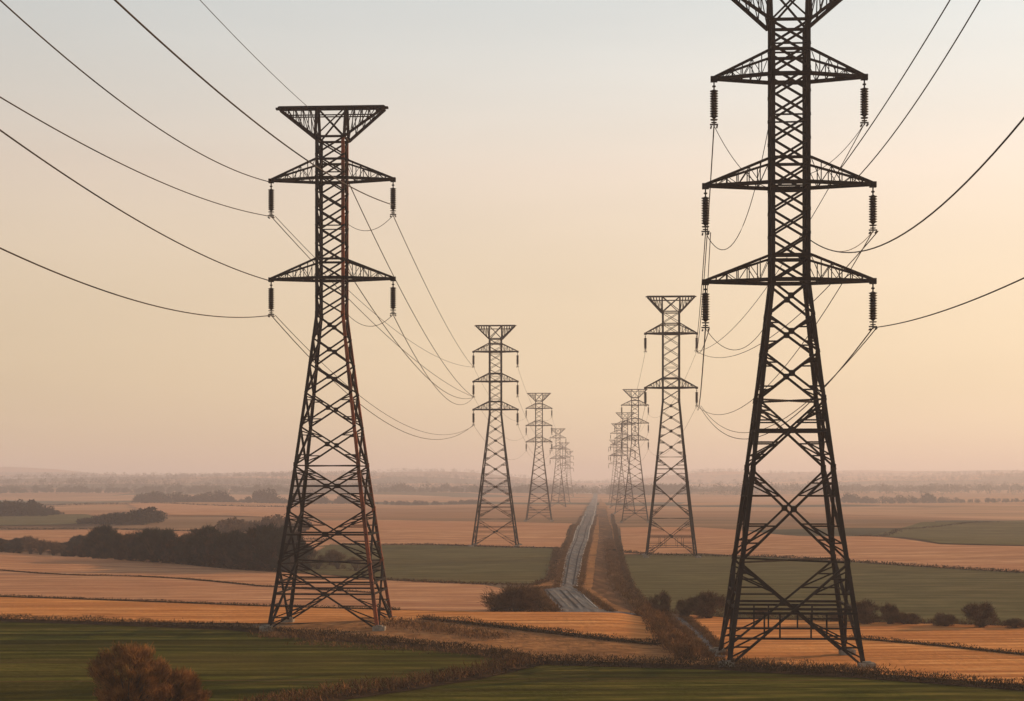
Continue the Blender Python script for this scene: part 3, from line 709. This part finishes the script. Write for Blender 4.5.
hedge('hedgerow', [(-150,591),(0,597.5),(130,602),(260,607),(400,611)], .38, .8, 'dark_grass', 'dark strip between bright and dull stubble left of the left pylon', 90, .4, .06)
hedge('hedgerow', [(-150,564),(0,571),(130,577),(260,587),(380,594)], .30, .8, 'dark_grass', 'thin dark strip across the middle of the left stubble slope', 70, .4, .07)
hedge('hedgerow', [(850,639),(940,647),(1024,656),(1150,666)], .40, .9, 'dark_grass', 'thin dark strip across the bright stubble field right of the right pylon', 110, .4, .05)
hedge('hedgerow', [(608,552),(660,556),(760,557.5),(1024,574),(1200,583)], .55, 1.6, 'dark_grass', 'dark line along the top edge of the right green field', 30, .6, .14)
hedge('hedgerow', [(340,545),(470,547),(556,549)], .5, 1.6, 'dark_grass', 'dark line along the top edge of the green field left of the road', 24, .6, .15)
hedge('hedgerow', [(557,549),(554,565),(551,580),(535,586),(470,585),(385,581)], .45, 1.1, 'brown_twigs', 'brown strip bordering the corner of the green field left of the road', 50, .6, .10)
hedge('hedgerow', [(574,525),(568,540),(560,560)], .35, 1.0, 'brown_twigs', 'brown verge scrub left of the straight road', 30, .6, .13)
hedge('hedgerow', [(860,538),(900,530),(960,525),(1100,519)], .4, 2.5, 'dark_grass', 'dark hedge over the wedge shaped far green field', 14, .7, .25)
hedge('hedgerow', [(0,529),(90,530),(230,535),(330,541)], .6, 2, 'dark_grass', 'faint dark hedge line across the far left stubble', 14, .7, .22)
hedge('hedgerow', [(-60,504),(120,505.5),(300,508)], 1.0, 4, 'dark_grass', 'faintest far hedge line below the woods at left', 6, .8, .6)
hedge('hedgerow', [(668,614),(760,618.5),(860,622.5),(1024,627),(1150,632)], .7, 1.6, 'brown_twigs', 'brown scrub line along the lower edge of the right green field', 60, .5, .08)
hedge('rough_grass', [(597,515),(590.5,540),(584.5,560),(580,587)], .3, .9, 'dry_grass', 'dry grass lapping the right edge of the road', 60, .8, .07, True)
hedge('rough_grass', [(583,516),(571,540),(563,560),(557.5,588),(540,591)], .3, .9, 'dry_grass', 'dry grass lapping the left edge of the road', 60, .8, .07, True)
hedge('rough_grass', [(577,588.5),(599,604),(612,613)], .35, .9, 'dry_grass', 'dry grass along the bend of the road', 120, .7, .05, True)
hedge('rough_grass', [(537,590),(541,597),(549,606),(556,613)], .45, 1.0, 'dry_grass', 'dry grass on the left side of the bend of the road', 150, .7, .05, True)
hedge('rough_grass', [(540,589),(552,588.6),(560,588.6)], .35, .9, 'dry_grass', 'dry grass where the road widens', 120, .7, .05, True)
hedge('rough_grass', [(609,540),(613,565),(622,590),(645,610)], .5, 2.2, 'dry_grass', 'dry grass on the strip right of the road', 60, .7, .07, True)
hedge('rough_grass', [(664,616),(686,633),(697,645),(709,659)], .4, .8, 'dry_grass', 'dry grass on the near side of the narrow track by the right pylon', 140, .7, .05, True)
hedge('rough_grass', [(686,619),(704,634),(715,645),(724,657)], .35, .8, 'dry_grass', 'dry grass on the far side of the narrow track by the right pylon', 140, .7, .05, True)
hedge('rough_grass', [(262,637),(300,640),(340,642),(394,644)], .55, 3.5, 'dry_grass', 'dry tufts around the feet of the left pylon', 160, .6, .05, True)
hedge('rough_grass', [(712,664),(760,668),(820,672),(880,675)], .6, 3.5, 'dry_grass', 'dry tufts around the feet of the right pylon', 170, .6, .05, True)
hedge('rough_grass', [(300,645),(420,652),(520,660),(640,662),(700,662)], .45, 3.0, 'dry_grass', 'dry tufts on the verge behind the dark hedge', 70, .6, .05, True)

# ------------------------------------------------------------ haze: evening mist over the plain
hm = bpy.data.materials.new('haze'); hm.use_nodes = True; t = hm.node_tree; t.nodes.clear()
ho = t.nodes.new('ShaderNodeOutputMaterial'); pv = t.nodes.new('ShaderNodeVolumePrincipled')
pv.inputs['Color'].default_value = (.83, .85, .985, 1); pv.inputs['Density'].default_value = .00031; pv.inputs['Anisotropy'].default_value = .2
t.links.new(pv.outputs[0], ho.inputs['Volume'])
top = max(75.0, max(q.co.z for q in me_ground.vertices) + 15); print('haze top', top)
lo = min(q.co.z for q in me_ground.vertices) - 1.0; print('haze floor', lo)
m = MB(); m.box((0, 4100, (top+lo)/2), (26000, 10000, top-lo)); hz = m.build('haze', hm); hz['kind'] = 'stuff'
